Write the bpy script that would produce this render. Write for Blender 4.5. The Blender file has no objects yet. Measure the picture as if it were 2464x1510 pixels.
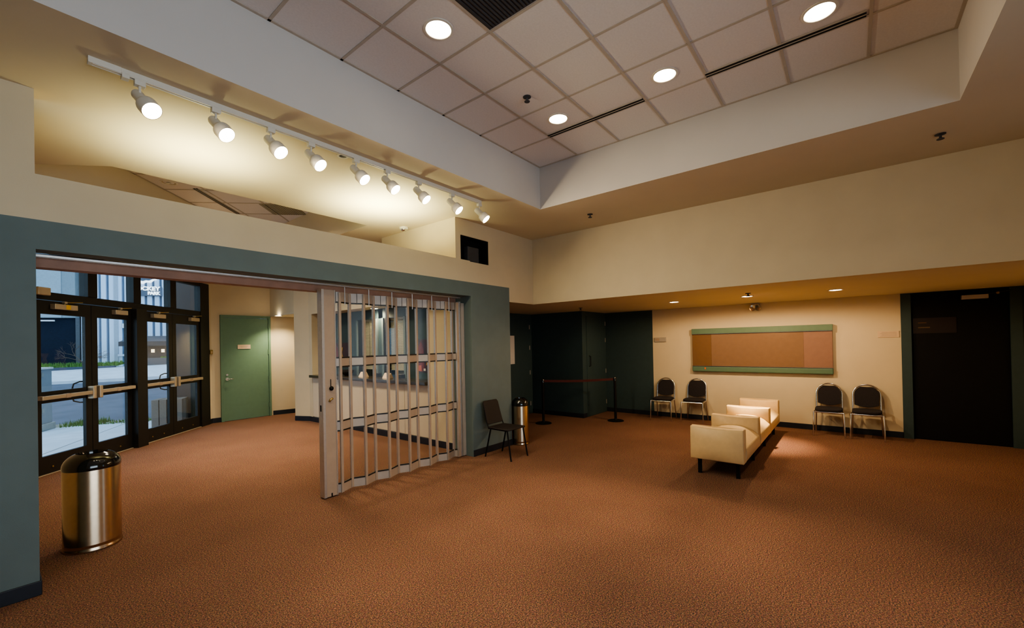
import bpy, bmesh, math, random
from mathutils import Vector, Matrix
random.seed(7)
C = bpy.context.scene.collection
PI = math.pi

# ------------------------------------------------------------------ materials
def mat(name, col, rough=0.6, metal=0.0, var=0.06, scale=12.0, spec=0.5, coat=0.0, bump=0.0, bscale=200.0, emit=None, estr=0.0):
    m = bpy.data.materials.new(name); m.use_nodes = True
    nt = m.node_tree; b = nt.nodes['Principled BSDF']
    b.inputs['Roughness'].default_value = rough; b.inputs['Metallic'].default_value = metal
    b.inputs['Specular IOR Level'].default_value = spec
    if coat: b.inputs['Coat Weight'].default_value = coat; b.inputs['Coat Roughness'].default_value = 0.06
    tc = nt.nodes.new('ShaderNodeTexCoord')
    nz = nt.nodes.new('ShaderNodeTexNoise'); nz.inputs['Scale'].default_value = scale; nz.inputs['Detail'].default_value = 3
    nt.links.new(tc.outputs['Object'], nz.inputs['Vector'])
    rp = nt.nodes.new('ShaderNodeValToRGB')
    rp.color_ramp.elements[0].position = 0.3; rp.color_ramp.elements[1].position = 0.7
    rp.color_ramp.elements[0].color = (*[c*(1-var) for c in col], 1); rp.color_ramp.elements[1].color = (*[min(1, c*(1+var)) for c in col], 1)
    nt.links.new(nz.outputs['Fac'], rp.inputs['Fac']); nt.links.new(rp.outputs['Color'], b.inputs['Base Color'])
    if bump:
        n2 = nt.nodes.new('ShaderNodeTexNoise'); n2.inputs['Scale'].default_value = bscale; n2.inputs['Detail'].default_value = 2
        nt.links.new(tc.outputs['Object'], n2.inputs['Vector'])
        bp = nt.nodes.new('ShaderNodeBump'); bp.inputs['Strength'].default_value = bump; bp.inputs['Distance'].default_value = 0.004
        nt.links.new(n2.outputs['Fac'], bp.inputs['Height']); nt.links.new(bp.outputs['Normal'], b.inputs['Normal'])
    if emit:
        b.inputs['Emission Color'].default_value = (*emit, 1); b.inputs['Emission Strength'].default_value = estr
    return m

def glass_mat(name, tint=(0.9, 0.95, 0.95), refl=1.0, rough=0.0):
    m = bpy.data.materials.new(name); m.use_nodes = True; nt = m.node_tree
    nt.nodes.remove(nt.nodes['Principled BSDF']); out = nt.nodes['Material Output']
    tr = nt.nodes.new('ShaderNodeBsdfTransparent'); tr.inputs['Color'].default_value = (*tint, 1)
    gl = nt.nodes.new('ShaderNodeBsdfGlossy'); gl.inputs['Roughness'].default_value = rough
    lw = nt.nodes.new('ShaderNodeLayerWeight'); lw.inputs['Blend'].default_value = 0.5
    pw = nt.nodes.new('ShaderNodeMath'); pw.operation = 'POWER'; pw.inputs[1].default_value = 5.0
    fr = nt.nodes.new('ShaderNodeMath'); fr.operation = 'MULTIPLY_ADD'; fr.inputs[1].default_value = 0.96; fr.inputs[2].default_value = 0.04
    nt.links.new(lw.outputs['Facing'], pw.inputs[0]); nt.links.new(pw.outputs[0], fr.inputs[0])
    ml = nt.nodes.new('ShaderNodeMath'); ml.operation = 'MULTIPLY'; ml.inputs[1].default_value = refl; ml.use_clamp = True
    mx = nt.nodes.new('ShaderNodeMixShader')
    nt.links.new(fr.outputs[0], ml.inputs[0]); nt.links.new(ml.outputs[0], mx.inputs['Fac'])
    nt.links.new(tr.outputs[0], mx.inputs[1]); nt.links.new(gl.outputs[0], mx.inputs[2]); nt.links.new(mx.outputs[0], out.inputs['Surface'])
    return m

def carpet_mat():
    m = bpy.data.materials.new('carpet'); m.use_nodes = True; nt = m.node_tree; b = nt.nodes['Principled BSDF']
    b.inputs['Roughness'].default_value = 0.95; b.inputs['Specular IOR Level'].default_value = 0.08
    tc = nt.nodes.new('ShaderNodeTexCoord')
    def noise(s, d=2.0):
        n = nt.nodes.new('ShaderNodeTexNoise'); n.inputs['Scale'].default_value = s; n.inputs['Detail'].default_value = d
        nt.links.new(tc.outputs['Object'], n.inputs['Vector']); return n
    def ramp(src, stops):
        r = nt.nodes.new('ShaderNodeValToRGB'); e = r.color_ramp.elements
        while len(e) < len(stops): e.new(0.5)
        for el, (p, c) in zip(e, stops): el.position = p; el.color = (*c, 1)
        nt.links.new(src, r.inputs['Fac']); return r
    n1 = noise(115, 3); r1 = ramp(n1.outputs['Fac'], [(0.36, (0.06, 0.057, 0.060)), (0.45, (0.175, 0.098, 0.070)), (0.54, (0.265, 0.145, 0.102)), (0.65, (0.44, 0.235, 0.145))])
    n2 = noise(210, 2); r2 = ramp(n2.outputs['Fac'], [(0.36, (0.45, 0.45, 0.48)), (0.6, (1.15, 1.1, 1.05))])
    n3 = noise(1.1, 2); r3 = ramp(n3.outputs['Fac'], [(0.3, (0.9, 0.9, 0.9)), (0.7, (1.06, 1.06, 1.06))])
    def mul(a, c):
        x = nt.nodes.new('ShaderNodeMix'); x.data_type = 'RGBA'; x.blend_type = 'MULTIPLY'; x.inputs['Factor'].default_value = 1
        nt.links.new(a, x.inputs[6]); nt.links.new(c, x.inputs[7]); return x.outputs[2]
    col = mul(mul(r1.outputs['Color'], r2.outputs['Color']), r3.outputs['Color'])
    n4 = noise(85, 2)
    hs = nt.nodes.new('ShaderNodeHueSaturation'); hs.inputs['Saturation'].default_value = 0.75; hs.inputs['Value'].default_value = 1.9
    nt.links.new(n4.outputs['Color'], hs.inputs['Color'])
    ov = nt.nodes.new('ShaderNodeMix'); ov.data_type = 'RGBA'; ov.blend_type = 'MULTIPLY'; ov.inputs['Factor'].default_value = 0.6
    nt.links.new(col, ov.inputs[6]); nt.links.new(hs.outputs['Color'], ov.inputs[7]); col = ov.outputs[2]
    nt.links.new(col, b.inputs['Base Color'])
    bp = nt.nodes.new('ShaderNodeBump'); bp.inputs['Strength'].default_value = 0.12; bp.inputs['Distance'].default_value = 0.004
    nt.links.new(n1.outputs['Fac'], bp.inputs['Height']); nt.links.new(bp.outputs['Normal'], b.inputs['Normal'])
    return m

def emis(name, col, s):
    return mat(name, (0.9, 0.85, 0.75), 0.4, emit=col, estr=s)

M = {}
M['cream'] = mat('cream paint', (0.66, 0.565, 0.395), 0.7, var=0.025, scale=3, bump=0.08, bscale=150)
M['ceil'] = mat('ceiling paint', (0.68, 0.59, 0.43), 0.8, var=0.02, scale=2)
M['coffer'] = mat('coffer paint', (0.60, 0.565, 0.53), 0.8, var=0.02, scale=2)
M['tile'] = mat('ceiling tile', (0.74, 0.70, 0.68), 0.9, var=0.03, scale=60, bump=0.15, bscale=300)
M['grid'] = mat('tile grid', (0.50, 0.44, 0.37), 0.6, var=0.04)
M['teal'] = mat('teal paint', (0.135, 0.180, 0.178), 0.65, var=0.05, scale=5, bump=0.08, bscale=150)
M['tealshaded'] = mat('shaded teal paint', (0.036, 0.066, 0.070), 0.6, var=0.05)  # same teal, darkened: low light on these walls is put into the colour
M['green'] = mat('green door paint', (0.14, 0.25, 0.17), 0.5, var=0.03)
M['rail'] = mat('green rail', (0.10, 0.18, 0.12), 0.5, var=0.04)
M['navy'] = mat('navy base', (0.012, 0.016, 0.026), 0.5, var=0.1)
M['black'] = mat('black', (0.005, 0.005, 0.006), 0.6, var=0.1, spec=0.25)
M['gloss'] = mat('gloss black', (0.006, 0.006, 0.006), 0.12, var=0.05, coat=0.6)
M['bronze'] = mat('dark bronze frame', (0.018, 0.016, 0.013), 0.42, 0.2, var=0.1)
M['alu'] = mat('aluminium', (0.60, 0.57, 0.54), 0.42, 0.75, var=0.05, scale=40)
M['satin'] = mat('satin bar', (0.60, 0.50, 0.36), 0.38, 0.55, var=0.05)
M['taupe'] = mat('taupe enamel', (0.46, 0.35, 0.26), 0.55, 0.1, var=0.04)
M['taupelit'] = mat('lit taupe enamel', (0.50, 0.43, 0.37), 0.5, 0.2, var=0.04)  # paler taupe: light on forward-facing gate bands put into the colour
M['steel'] = mat('brushed steel', (0.55, 0.41, 0.28), 0.22, 1.0, var=0.04, scale=30)
M['chrome'] = mat('chrome', (0.75, 0.75, 0.76), 0.14, 1.0, var=0.03)
M['white'] = mat('white enamel', (0.74, 0.70, 0.62), 0.4, var=0.02)
M['lens'] = emis('lamp lens', (1.0, 0.86, 0.62), 22)
M['bulb'] = emis('lamp bulb', (1.0, 0.86, 0.58), 60)
M['can'] = mat('reflector', (0.75, 0.68, 0.55), 0.2, 0.9, var=0.02)
M['wood'] = mat('pink wood', (0.36, 0.20, 0.145), 0.6, var=0.12, scale=9)
M['counter'] = mat('dark counter', (0.055, 0.045, 0.035), 0.22, var=0.1, coat=0.2)
M['panel'] = mat('white panel', (0.66, 0.57, 0.44), 0.5, var=0.015)
M['fabric'] = mat('charcoal fabric', (0.018, 0.014, 0.017), 0.9, var=0.25, scale=90)
M['maroon'] = mat('maroon vinyl', (0.010, 0.0045, 0.004), 0.7, var=0.15)
M['vinyl'] = mat('tan vinyl', (0.79, 0.57, 0.295), 0.42, var=0.03, scale=20, bump=0.05, bscale=120)
M['board'] = mat('bronze board', (0.30, 0.185, 0.115), 0.22, 0.25, var=0.03)
M['boarddark'] = mat('dark bronze board', (0.24, 0.135, 0.07), 0.22, 0.25, var=0.03)
M['boardpink'] = mat('pink bronze board', (0.34, 0.20, 0.15), 0.25, 0.2, var=0.03)
M['belt'] = mat('red belt', (0.06, 0.008, 0.008), 0.8, var=0.1)
M['paper'] = mat('paper', (0.72, 0.68, 0.62), 0.8, var=0.02)
M['card'] = mat('cream card', (0.72, 0.55, 0.38), 0.7, var=0.03)
M['plaque'] = mat('plaque', (0.52, 0.47, 0.40), 0.4, 0.3, var=0.03)
M['ink'] = mat('ink', (0.12, 0.11, 0.10), 0.7, var=0.05)
M['brass'] = mat('brass', (0.55, 0.40, 0.16), 0.35, 0.9, var=0.05)
M['yellow'] = mat('yellow label', (0.75, 0.45, 0.02), 0.6, var=0.05)
M['orange'] = mat('orange sticker', (0.75, 0.14, 0.02), 0.6, var=0.05)
M['red'] = mat('red sign', (0.8, 0.10, 0.06), 0.6, emit=(1, 0.16, 0.10), estr=0.7)
M['slat'] = mat('blind slat', (0.72, 0.66, 0.50), 0.5, var=0.03)
M['glass'] = glass_mat('door glass', (0.93, 0.96, 0.97), 1.25)
M['glass2'] = glass_mat('ticket glass', (0.95, 0.96, 0.95), 1.0)
M['poly'] = glass_mat('clear panel', (0.985, 0.985, 0.98), 0.16, 0.05)
M['carpet'] = carpet_mat()
M['asphalt'] = mat('asphalt', (0.10, 0.105, 0.135), 0.85, var=0.18, scale=1.5, bump=0.2)
M['concrete'] = mat('sidewalk', (0.60, 0.62, 0.66), 0.9, var=0.08, scale=2.5)
M['kerb'] = mat('kerb', (0.42, 0.42, 0.42), 0.9, var=0.1)
M['line'] = mat('road line', (0.8, 0.82, 0.85), 0.8, var=0.05)
M['dirt'] = mat('gravel strip', (0.24, 0.22, 0.17), 0.95, var=0.45, scale=25)
M['grass'] = mat('grass', (0.13, 0.24, 0.05), 0.9, var=0.35, scale=14)
M['siding'] = mat('blue grey siding', (0.60, 0.68, 0.80), 0.6, var=0.03)
M['sidingdark'] = mat('siding shade', (0.20, 0.25, 0.32), 0.7, var=0.05)
M['darkglass'] = mat('dark glazing', (0.008, 0.013, 0.028), 0.6, var=0.15, spec=0.15)
M['extgrey'] = mat('grey block', (0.10, 0.097, 0.105), 0.85, var=0.08)
M['extdark'] = mat('planter block', (0.075, 0.085, 0.11), 0.85, var=0.08)
M['awning'] = mat('awning', (0.055, 0.050, 0.055), 0.8, var=0.06)
M['awningtop'] = mat('awning top', (0.095, 0.090, 0.10), 0.8, var=0.06)
M['bark'] = mat('bark', (0.13, 0.085, 0.06), 0.9, var=0.2)
M['cabinet'] = mat('cabinet grey', (0.32, 0.35, 0.38), 0.6, 0.1, var=0.04)
M['concplinth'] = mat('plinth', (0.40, 0.40, 0.38), 0.9, var=0.08)
M['pier'] = mat('brown pier', (0.085, 0.062, 0.055), 0.8, var=0.06)
M['bin'] = mat('tan pebble', (0.24, 0.19, 0.155), 0.85, var=0.12, scale=60)
M['signwhite'] = mat('sign white', (0.9, 0.9, 0.9), 0.5, emit=(0.95, 1, 1), estr=1.6)
M['signblack'] = mat('sign backing', (0.10, 0.12, 0.16), 0.6, var=0.05)
M['amber'] = emis('amber lamp', (1.0, 0.72, 0.35), 2.5)
M['grille'] = mat('dark grille', (0.055, 0.055, 0.062), 0.6, var=0.08)
M['pa'] = mat('poster plum', (0.045, 0.022, 0.032), 0.5, var=0.4, scale=9)
M['pb'] = mat('poster rose', (0.16, 0.035, 0.04), 0.5, var=0.35, scale=14)
M['pc'] = mat('poster gold', (0.45, 0.26, 0.06), 0.5, var=0.3, scale=14)
M['pd'] = mat('poster coral', (0.55, 0.12, 0.06), 0.5, var=0.2, scale=14)

# ------------------------------------------------------------------ builder
class MB:
    def __init__(s): s.b = bmesh.new(); s.mi = 0
    def _face(s, vs):
        try:
            f = s.b.faces.new(vs); f.material_index = s.mi; return f
        except ValueError: return None
    def box(s, x0, x1, y0, y1, z0, z1):
        v = [s.b.verts.new((x, y, z)) for z in (z0, z1) for y in (y0, y1) for x in (x0, x1)]
        for q in ((0,2,3,1), (4,5,7,6), (0,1,5,4), (2,6,7,3), (0,4,6,2), (1,3,7,5)): s._face([v[i] for i in q])
        return s
    def prism(s, poly, z0, z1):            # poly of (x,y), extruded in z
        a = [s.b.verts.new((x, y, z0)) for x, y in poly]; c = [s.b.verts.new((x, y, z1)) for x, y in poly]; n = len(poly)
        s._face(a[::-1]); s._face(c)
        for i in range(n): s._face([a[i], a[(i+1) % n], c[(i+1) % n], c[i]])
        return s
    def prism_ax(s, poly, a0, a1, ax):     # ax 'x': poly (y,z); ax 'y': poly (x,z)
        def p(u, v, w): return (w, u, v) if ax == 'x' else (u, w, v)
        a = [s.b.verts.new(p(u, v, a0)) for u, v in poly]; c = [s.b.verts.new(p(u, v, a1)) for u, v in poly]; n = len(poly)
        s._face(a[::-1]); s._face(c)
        for i in range(n): s._face([a[i], a[(i+1) % n], c[(i+1) % n], c[i]])
        return s
    def face(s, pts): s._face([s.b.verts.new(p) for p in pts]); return s
    def tube(s, pts, r, seg=10, cap=True):
        pts = [Vector(p) for p in pts]; rs = r if isinstance(r, (list, tuple)) else [r]*len(pts)
        rings = []; prev = None
        for i, p in enumerate(pts):
            t = (pts[min(i+1, len(pts)-1)] - pts[max(i-1, 0)]).normalized()
            if prev is None:
                u = t.cross(Vector((0, 0, 1))); u = u if u.length > 1e-3 else t.cross(Vector((1, 0, 0)))
            else: u = prev - t*prev.dot(t)
            u.normalize(); prev = u; w = t.cross(u)
            rings.append([s.b.verts.new(p + rs[i]*(math.cos(2*PI*k/seg)*u + math.sin(2*PI*k/seg)*w)) for k in range(seg)])
        for a, c in zip(rings, rings[1:]):
            for k in range(seg): s._face([a[k], a[(k+1) % seg], c[(k+1) % seg], c[k]])
        if cap: s._face(rings[0][::-1]); s._face(rings[-1])
        return s
    def lathe(s, prof, seg=32, cx=0, cy=0, closed=False):
        rings = [[s.b.verts.new((cx + r*math.cos(2*PI*k/seg), cy + r*math.sin(2*PI*k/seg), z)) for k in range(seg)] for r, z in prof]
        for a, c in zip(rings, rings[1:]):
            for k in range(seg): s._face([a[k], a[(k+1) % seg], c[(k+1) % seg], c[k]])
        if not closed: s._face(rings[0][::-1]); s._face(rings[-1])
        return s
    def build(s, name, m, parent=None, loc=None, smooth=False, bevel=0, sub=0, rot=None):
        bmesh.ops.recalc_face_normals(s.b, faces=s.b.faces)
        me = bpy.data.meshes.new(name); s.b.to_mesh(me); s.b.free()
        for mm in (m if isinstance(m, list) else [m]): me.materials.append(mm)
        o = bpy.data.objects.new(name, me); C.objects.link(o)
        if parent: o.parent = parent
        if loc: o.location = loc
        if rot: o.rotation_euler = rot
        if bevel:
            d = o.modifiers.new('b', 'BEVEL'); d.width = bevel; d.segments = 3; d.limit_method = 'ANGLE'
        if sub:
            d = o.modifiers.new('s', 'SUBSURF'); d.levels = sub; d.render_levels = sub
        if smooth:
            for p in me.polygons: p.use_smooth = True
            if smooth == 'auto':
                me.set_sharp_from_angle(angle=math.radians(40))
        return o

def tag(o, label=None, cat=None, group=None, kind=None):
    if label: o['label'] = label
    if cat: o['category'] = cat
    if group: o['group'] = group
    if kind: o['kind'] = kind
    return o
def thing(name, label, cat, loc=(0,0,0), rz=0, group=None, kind=None):
    o = bpy.data.objects.new(name, None); C.objects.link(o); o.location = loc; o.rotation_euler = (0, 0, rz); o.empty_display_size = 0.1
    return tag(o, label, cat, group, kind)
def struct(o, label=None, cat=None): return tag(o, label, cat, None, 'structure')
def copy_tree(o, parent=None):
    c = o.copy(); C.objects.link(c)
    if parent: c.parent = parent
    for ch in list(o.children): copy_tree(ch, c)
    return c
def text_mesh(name, s, size, m, parent, loc, rot, depth=0.003, align='LEFT', bold=0.0, sx=1.0):
    cu = bpy.data.curves.new('tmp', 'FONT'); cu.body = s; cu.size = size; cu.extrude = depth; cu.align_x = align; cu.offset = bold
    t = bpy.data.objects.new('tmp', cu); C.objects.link(t)
    bpy.context.view_layer.update()
    me = bpy.data.meshes.new_from_object(t.evaluated_get(bpy.context.evaluated_depsgraph_get()))
    bpy.data.objects.remove(t); me.materials.clear(); me.materials.append(m)
    o = bpy.data.objects.new(name, me); C.objects.link(o); o.parent = parent; o.location = loc; o.rotation_euler = rot; o.scale = (sx, 1, 1)
    return o

# ------------------------------------------------------------------ dimensions (metres, camera stands at x=y=0)
YA, YB = 4.48, 4.66            # front wall with the big opening
ZC, ZT = 3.58, 4.165           # flat ceiling, coffer tiles
XB = 6.30                      # upper right wall
ZS = 2.41                      # soffit
XM = 9.65                      # wall with the board
XK = 4.78                      # ticket counter wall

# ---- floor
b = MB(); b.prism([(-3.3,-3.3),(10.2,-3.3),(10.2,6.4),(5.7,6.4),(5.7,12.0),(3.4,11.62),(0.08,8.33),(-3.3,8.33)], -0.12, 0)
struct(b.build('floor', M['carpet']), 'rust brown speckled carpet floor', 'floor')

# ---- ceiling with two coffers
def fill(outer, holes, z, name):
    bm = bmesh.new(); ed = []
    for loop in [outer]+holes:
        v = [bm.verts.new((x, y, z)) for x, y in loop]
        ed += [bm.edges.new((v[i], v[(i+1) % len(v)])) for i in range(len(v))]
    bmesh.ops.triangle_fill(bm, use_beauty=True, use_dissolve=False, edges=ed)
    for f in bm.faces:
        if f.normal.z > 0: f.normal_flip()
    return bm
LC = [(-1.5,-0.72),(4.93,-0.72),(4.93,3.355),(-1.5,3.355)]
VC = [(0.115,6.485),(0.83,5.80),(3.75,5.80),(3.75,10.12)]
bm = fill([(-3.3,-3.3),(XB,-3.3),(XB,12.0),(3.45,11.67),(0.08,8.30),(-3.3,8.30)], [LC, VC], ZC, 'ceiling')
me = bpy.data.meshes.new('ceiling'); bm.to_mesh(me); bm.free(); me.materials.append(M['ceil'])
ceil = bpy.data.objects.new('ceiling', me); C.objects.link(ceil); struct(ceil, 'flat cream ceiling with two raised tiled coffers', 'ceiling')
# coffer side faces
def sides(poly, m, nm):
    b = MB(); n = len(poly)
    cx = sum(p[0] for p in poly)/n; cy = sum(p[1] for p in poly)/n
    for i in range(n):
        (x0, y0), (x1, y1) = poly[i], poly[(i+1) % n]
        b.face([(x0,y0,ZC),(x1,y1,ZC),(x1,y1,ZT),(x0,y0,ZT)])
    return b.build(nm, m, ceil)
sides(LC, M['coffer'], 'coffer_side'); sides(VC, M['ceil'], 'coffer_side')
MB().box(-1.55,4.98,-0.77,3.40,ZT,ZT+0.05).build('coffer_tiles', M['tile'], ceil)
MB().prism(VC, ZT, ZT+0.05).build('coffer_tiles', M['tile'], ceil)
b = MB(); g = 0.0115
xs = [4.28-0.583*k for k in range(10)]; ys = [2.745-0.583*k for k in range(6)]
for x in xs: b.box(x-g, x+g, -0.72, 3.355, ZT-0.006, ZT-0.0005)
for y in ys: b.box(-1.5, 4.93, y-g, y+g, ZT-0.0065, ZT-0.001)
b.box(4.905,4.93,-0.72,3.355,ZT-0.006,ZT-.0005).box(-1.5,4.905,3.33,3.355,ZT-0.006,ZT-.0005).box(-1.5,4.905,-0.72,-0.695,ZT-0.006,ZT-.0005)
b.build('tile_grid', M['grid'], ceil)
# vestibule coffer grid at 45 degrees
def clip(p, q, poly):
    ts = []
    n = len(poly); d = (q[0]-p[0], q[1]-p[1])
    for i in range(n):
        a, c = poly[i], poly[(i+1) % n]; e = (c[0]-a[0], c[1]-a[1]); den = d[0]*e[1]-d[1]*e[0]
        if abs(den) < 1e-9: continue
        t = ((a[0]-p[0])*e[1]-(a[1]-p[1])*e[0])/den; u = ((a[0]-p[0])*d[1]-(a[1]-p[1])*d[0])/den
        if 0 <= u <= 1: ts.append(t)
    return (min(ts), max(ts)) if len(ts) >= 2 else None
b = MB()
def strip(p, d, w=0.012):
    c = clip(p, (p[0]+d[0], p[1]+d[1]), VC)
    if not c or c[1]-c[0] < 0.05: return
    a = (p[0]+d[0]*c[0], p[1]+d[1]*c[0]); e = (p[0]+d[0]*c[1], p[1]+d[1]*c[1]); nx, ny = -d[1]*w, d[0]*w
    b.prism([(a[0]+nx,a[1]+ny),(a[0]-nx,a[1]-ny),(e[0]-nx,e[1]-ny),(e[0]+nx,e[1]+ny)], ZT-0.006, ZT-0.0005)
r2 = math.sqrt(0.5)
for k in range(8): strip((0, 6.37-0.02-0.825*k), (r2, r2))
for k in range(12): strip((9.02-0.84*6+0.84*k, 0), (-r2, r2))
b.build('tile_grid', M['grid'], ceil)

# ---- front wall (teal below, cream above)
b = MB()
def two(x0, x1, z0, z1, y0=YA, y1=YB):
    for a, c, mi in ((z0, min(z1, 2.65), 1), (max(z0, 2.65), z1, 0)):
        if c > a+1e-6: b.mi = mi; b.box(x0, x1, y0, y1, a, c)
two(-3.3, 0.24, 0, ZC)
two(0.24, 4.66, 2.44, 2.975)
two(4.66, 5.60, 0, 2.963); two(4.36, 4.465, 2.975, ZC); two(4.465, 4.66, 3.34, ZC)
b.mi = 0
b.box(4.66,5.09,YA,YB,3.34,ZC).box(5.09,5.60,YA,YB,2.963,ZC).box(5.60,XB,YA,YB,ZS,ZC)
b.mi = 1; b.box(4.66,4.80,YB,4.92,0,2.44).box(0.12,0.24,YB,4.92,0,2.44)
wf = struct(b.build('wall_front', [M['cream'], M['teal']]), 'teal and cream wall with the wide entrance opening and open clerestory', 'wall')
# recess box behind the wall hole
b = MB(); b.box(4.465,5.09,4.645,YB,2.963,3.34).box(4.465,4.47,4.49,4.645,2.963,3.34).box(5.085,5.09,4.49,4.645,2.963,3.34).box(4.47,5.085,4.49,4.645,3.335,3.34).box(4.47,5.085,4.49,4.645,2.963,2.968)
b.build('hole_lining', M['black'], wf)
MB().box(4.70,4.95,4.56,4.645,2.97,3.22).build('hole_speaker', M['grille'], wf, bevel=0.01)
# ---- upper right wall + soffit
b = MB(); b.box(XB, XB+0.15, -3.3, YA, ZS, ZC)
struct(b.build('wall_right', M['cream']), 'cream upper wall over the low soffit', 'wall')
b = MB(); b.box(XB+0.15, 10.1, -3.3, YA, ZS, ZS+0.1).box(5.60,10.1,YB,6.35,ZS,ZS+0.1).box(XB,10.1,YA,YB,ZS,ZS+0.1)
struct(b.build('ceiling.001', M['ceil']), 'low cream soffit over the seating area', 'ceiling')
# ---- board wall
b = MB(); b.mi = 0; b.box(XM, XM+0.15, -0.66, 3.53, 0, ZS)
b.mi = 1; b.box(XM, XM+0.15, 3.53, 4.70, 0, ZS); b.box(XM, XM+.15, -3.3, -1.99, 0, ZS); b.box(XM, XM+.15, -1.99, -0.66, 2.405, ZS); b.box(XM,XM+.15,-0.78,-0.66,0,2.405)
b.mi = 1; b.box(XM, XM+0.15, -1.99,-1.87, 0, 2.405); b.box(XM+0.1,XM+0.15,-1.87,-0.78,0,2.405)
struct(b.build('wall_far', [M['cream'], M['tealshaded']]), 'cream wall behind the bench between shaded teal walls', 'wall')
# ---- recess with teal walls, their low light put into the colour
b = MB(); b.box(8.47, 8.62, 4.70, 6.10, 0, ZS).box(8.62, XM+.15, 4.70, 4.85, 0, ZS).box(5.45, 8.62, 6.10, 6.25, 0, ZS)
struct(b.build('wall_recess', M['tealshaded']), 'shaded teal walls of the recess behind the rope barrier', 'wall')
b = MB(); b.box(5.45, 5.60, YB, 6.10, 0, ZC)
struct(b.build('wall_return', M['tealshaded']), 'teal return behind the wall end', 'wall')
# back of the lobby, behind the viewpoint
b = MB(); b.box(-3.3,-3.15,-3.3,YA,0,ZC).box(-3.15,-1.5,-3.3,-3.15,0,ZC).box(-1.5,2.6,-3.3,-3.15,0,0.5).box(-1.5,2.6,-3.3,-3.15,3.1,ZC).box(2.6,XB,-3.3,-3.15,0,ZC).box(XB,10.1,-2.35,-2.2,0,ZS)
struct(b.build('wall_back', M['cream']), 'cream rear walls of the lobby', 'wall')
MB().box(-1.5,2.6,-3.24,-3.22,0.5,3.1).build('window_7', M['glass'])
struct(bpy.data.objects['window_7'], 'daylight window at the rear of the lobby', 'window')

# ---- vestibule walls
S0 = 8.22*r2
def DW(t, off): return (t*r2 - (S0+off)*r2, t*r2 + (S0+off)*r2)
rt = thing('wall_entrance', 'cream wall around the glazed entrance doors', 'wall', (*DW(0,0),0), PI/4, kind='structure')
b = MB(); b.box(5.95,6.34,0,0.2,0,3.2).box(10.40,10.56,0,0.2,0,3.2).box(5.95,10.56,0,0.2,3.2,ZC)
b.build('wall_panel', M['cream'], rt)
b = MB(); b.box(3.30,3.50,11.55,11.7,0,ZC).box(3.50,4.62,11.55,11.7,2.515,ZC).box(4.60,4.68,11.55,11.7,0,2.515)
struct(b.build('wall_vestibule', M['cream']), 'cream vestibule wall around the green door', 'wall')
b = MB(); b.prism([(4.68,11.55),(5.6,11.36),(5.6,11.6),(4.68,11.7)], 0, 2.515); b.box(5.5,5.6,10.0,11.4,0,2.515)
struct(b.build('wall_passage', M['cream']), 'cream back wall of the side passage', 'wall')
b = MB(); b.box(4.62,5.7,10.2,11.75,2.515,2.56); struct(b.build('ceiling.002', M['ceil']), 'low soffit of the side passage', 'ceiling')
b = MB(); b.box(4.62,4.78,10.21,11.70,2.56,ZC); b.prism([(4.61,10.21),(XK,9.84),(XK+0.25,9.84),(XK+0.25,10.21)], 0, ZC)
b.box(XK,XK+0.12,9.70,9.84,0,ZC)
b.box(4.36,XK,YB,6.3,2.62,ZC)
b.box(XK,XK+0.12,5.61,9.70,2.48,ZC).box(XK,XK+0.12,YB,5.61,0,ZC)
b.box(XK+.02,XK+0.12,5.61,9.70,0,1.02)
b.box(XK+0.12,5.20,9.70,9.80,1.02,2.48).box(XK+0.12,5.20,5.50,5.61,1.02,2.48)   # jambs
b.box(XK+0.12,5.20,5.50,9.80,2.48,2.53)
wk = struct(b.build('wall_counter', M['cream']), 'cream wall with the ticket counter opening', 'wall')
b = MB(); y = 5.62
while y < 9.68:
    y2 = min(y+0.50 if int((y-5.6)*2) % 3 else y+0.34, 9.70); b.box(XK, XK+0.03, y, y2-0.008, 0.12, 1.02); y = y2
b.build('wall_panel', M['panel'], wk)
b = MB(); b.box(-0.05,0.15,4.92,8.45,0,ZC); struct(b.build('wall_left', M['cream']), 'cream side wall of the vestibule', 'wall')

# ---- baseboards
def base(nm, *bx):
    b = MB()
    for q in bx: b.box(*q)
    struct(b.build(nm, M['navy'], bevel=0.004), 'dark navy vinyl base', 'baseboard')
base('baseboard_front', (-3.3,0.25,YA-0.012,YA,0,0.10), (0.24,0.252,YA,4.92,0,.1), (4.66,5.612,YA-0.012,YA,0,0.10), (5.60,5.612,YA,6.1,0,0.10))
base('baseboard_far', (XM-0.012,XM,-0.66,4.70,0,0.10))
base('baseboard_recess', (8.458,8.47,4.69,6.10,0,0.10), (8.458,8.62,4.688,4.70,0,.1), (5.61,7.5,6.088,6.10,0,0.10))
base('baseboard_counter', (XK-0.012,XK,YB,9.84,0,0.11))
b = MB(); b.prism([(4.60,10.21),(XK-.012,9.84),(XK,9.84),(4.61,10.215)],0,0.11); struct(b.build('baseboard_corner', M['navy']), 'dark navy vinyl base', 'baseboard')
b = MB(); b.prism([(4.66,11.54),(5.5,11.37),(5.5,11.39),(4.66,11.56)],0,0.11); b.box(3.28,3.50,11.538,11.55,0,.11); struct(b.build('baseboard_passage', M['navy']), 'dark navy vinyl base', 'baseboard')
rb = thing('baseboard_entrance', 'dark navy vinyl base beside the glazed doors', 'baseboard', (*DW(0,0),0), PI/4, kind='structure')
MB().box(10.40,10.53,-0.012,0,0,0.11).build('base_strip', M['navy'], rb)
base('baseboard_left', (0.15,0.162,4.92,8.36,0,0.11))

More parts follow.
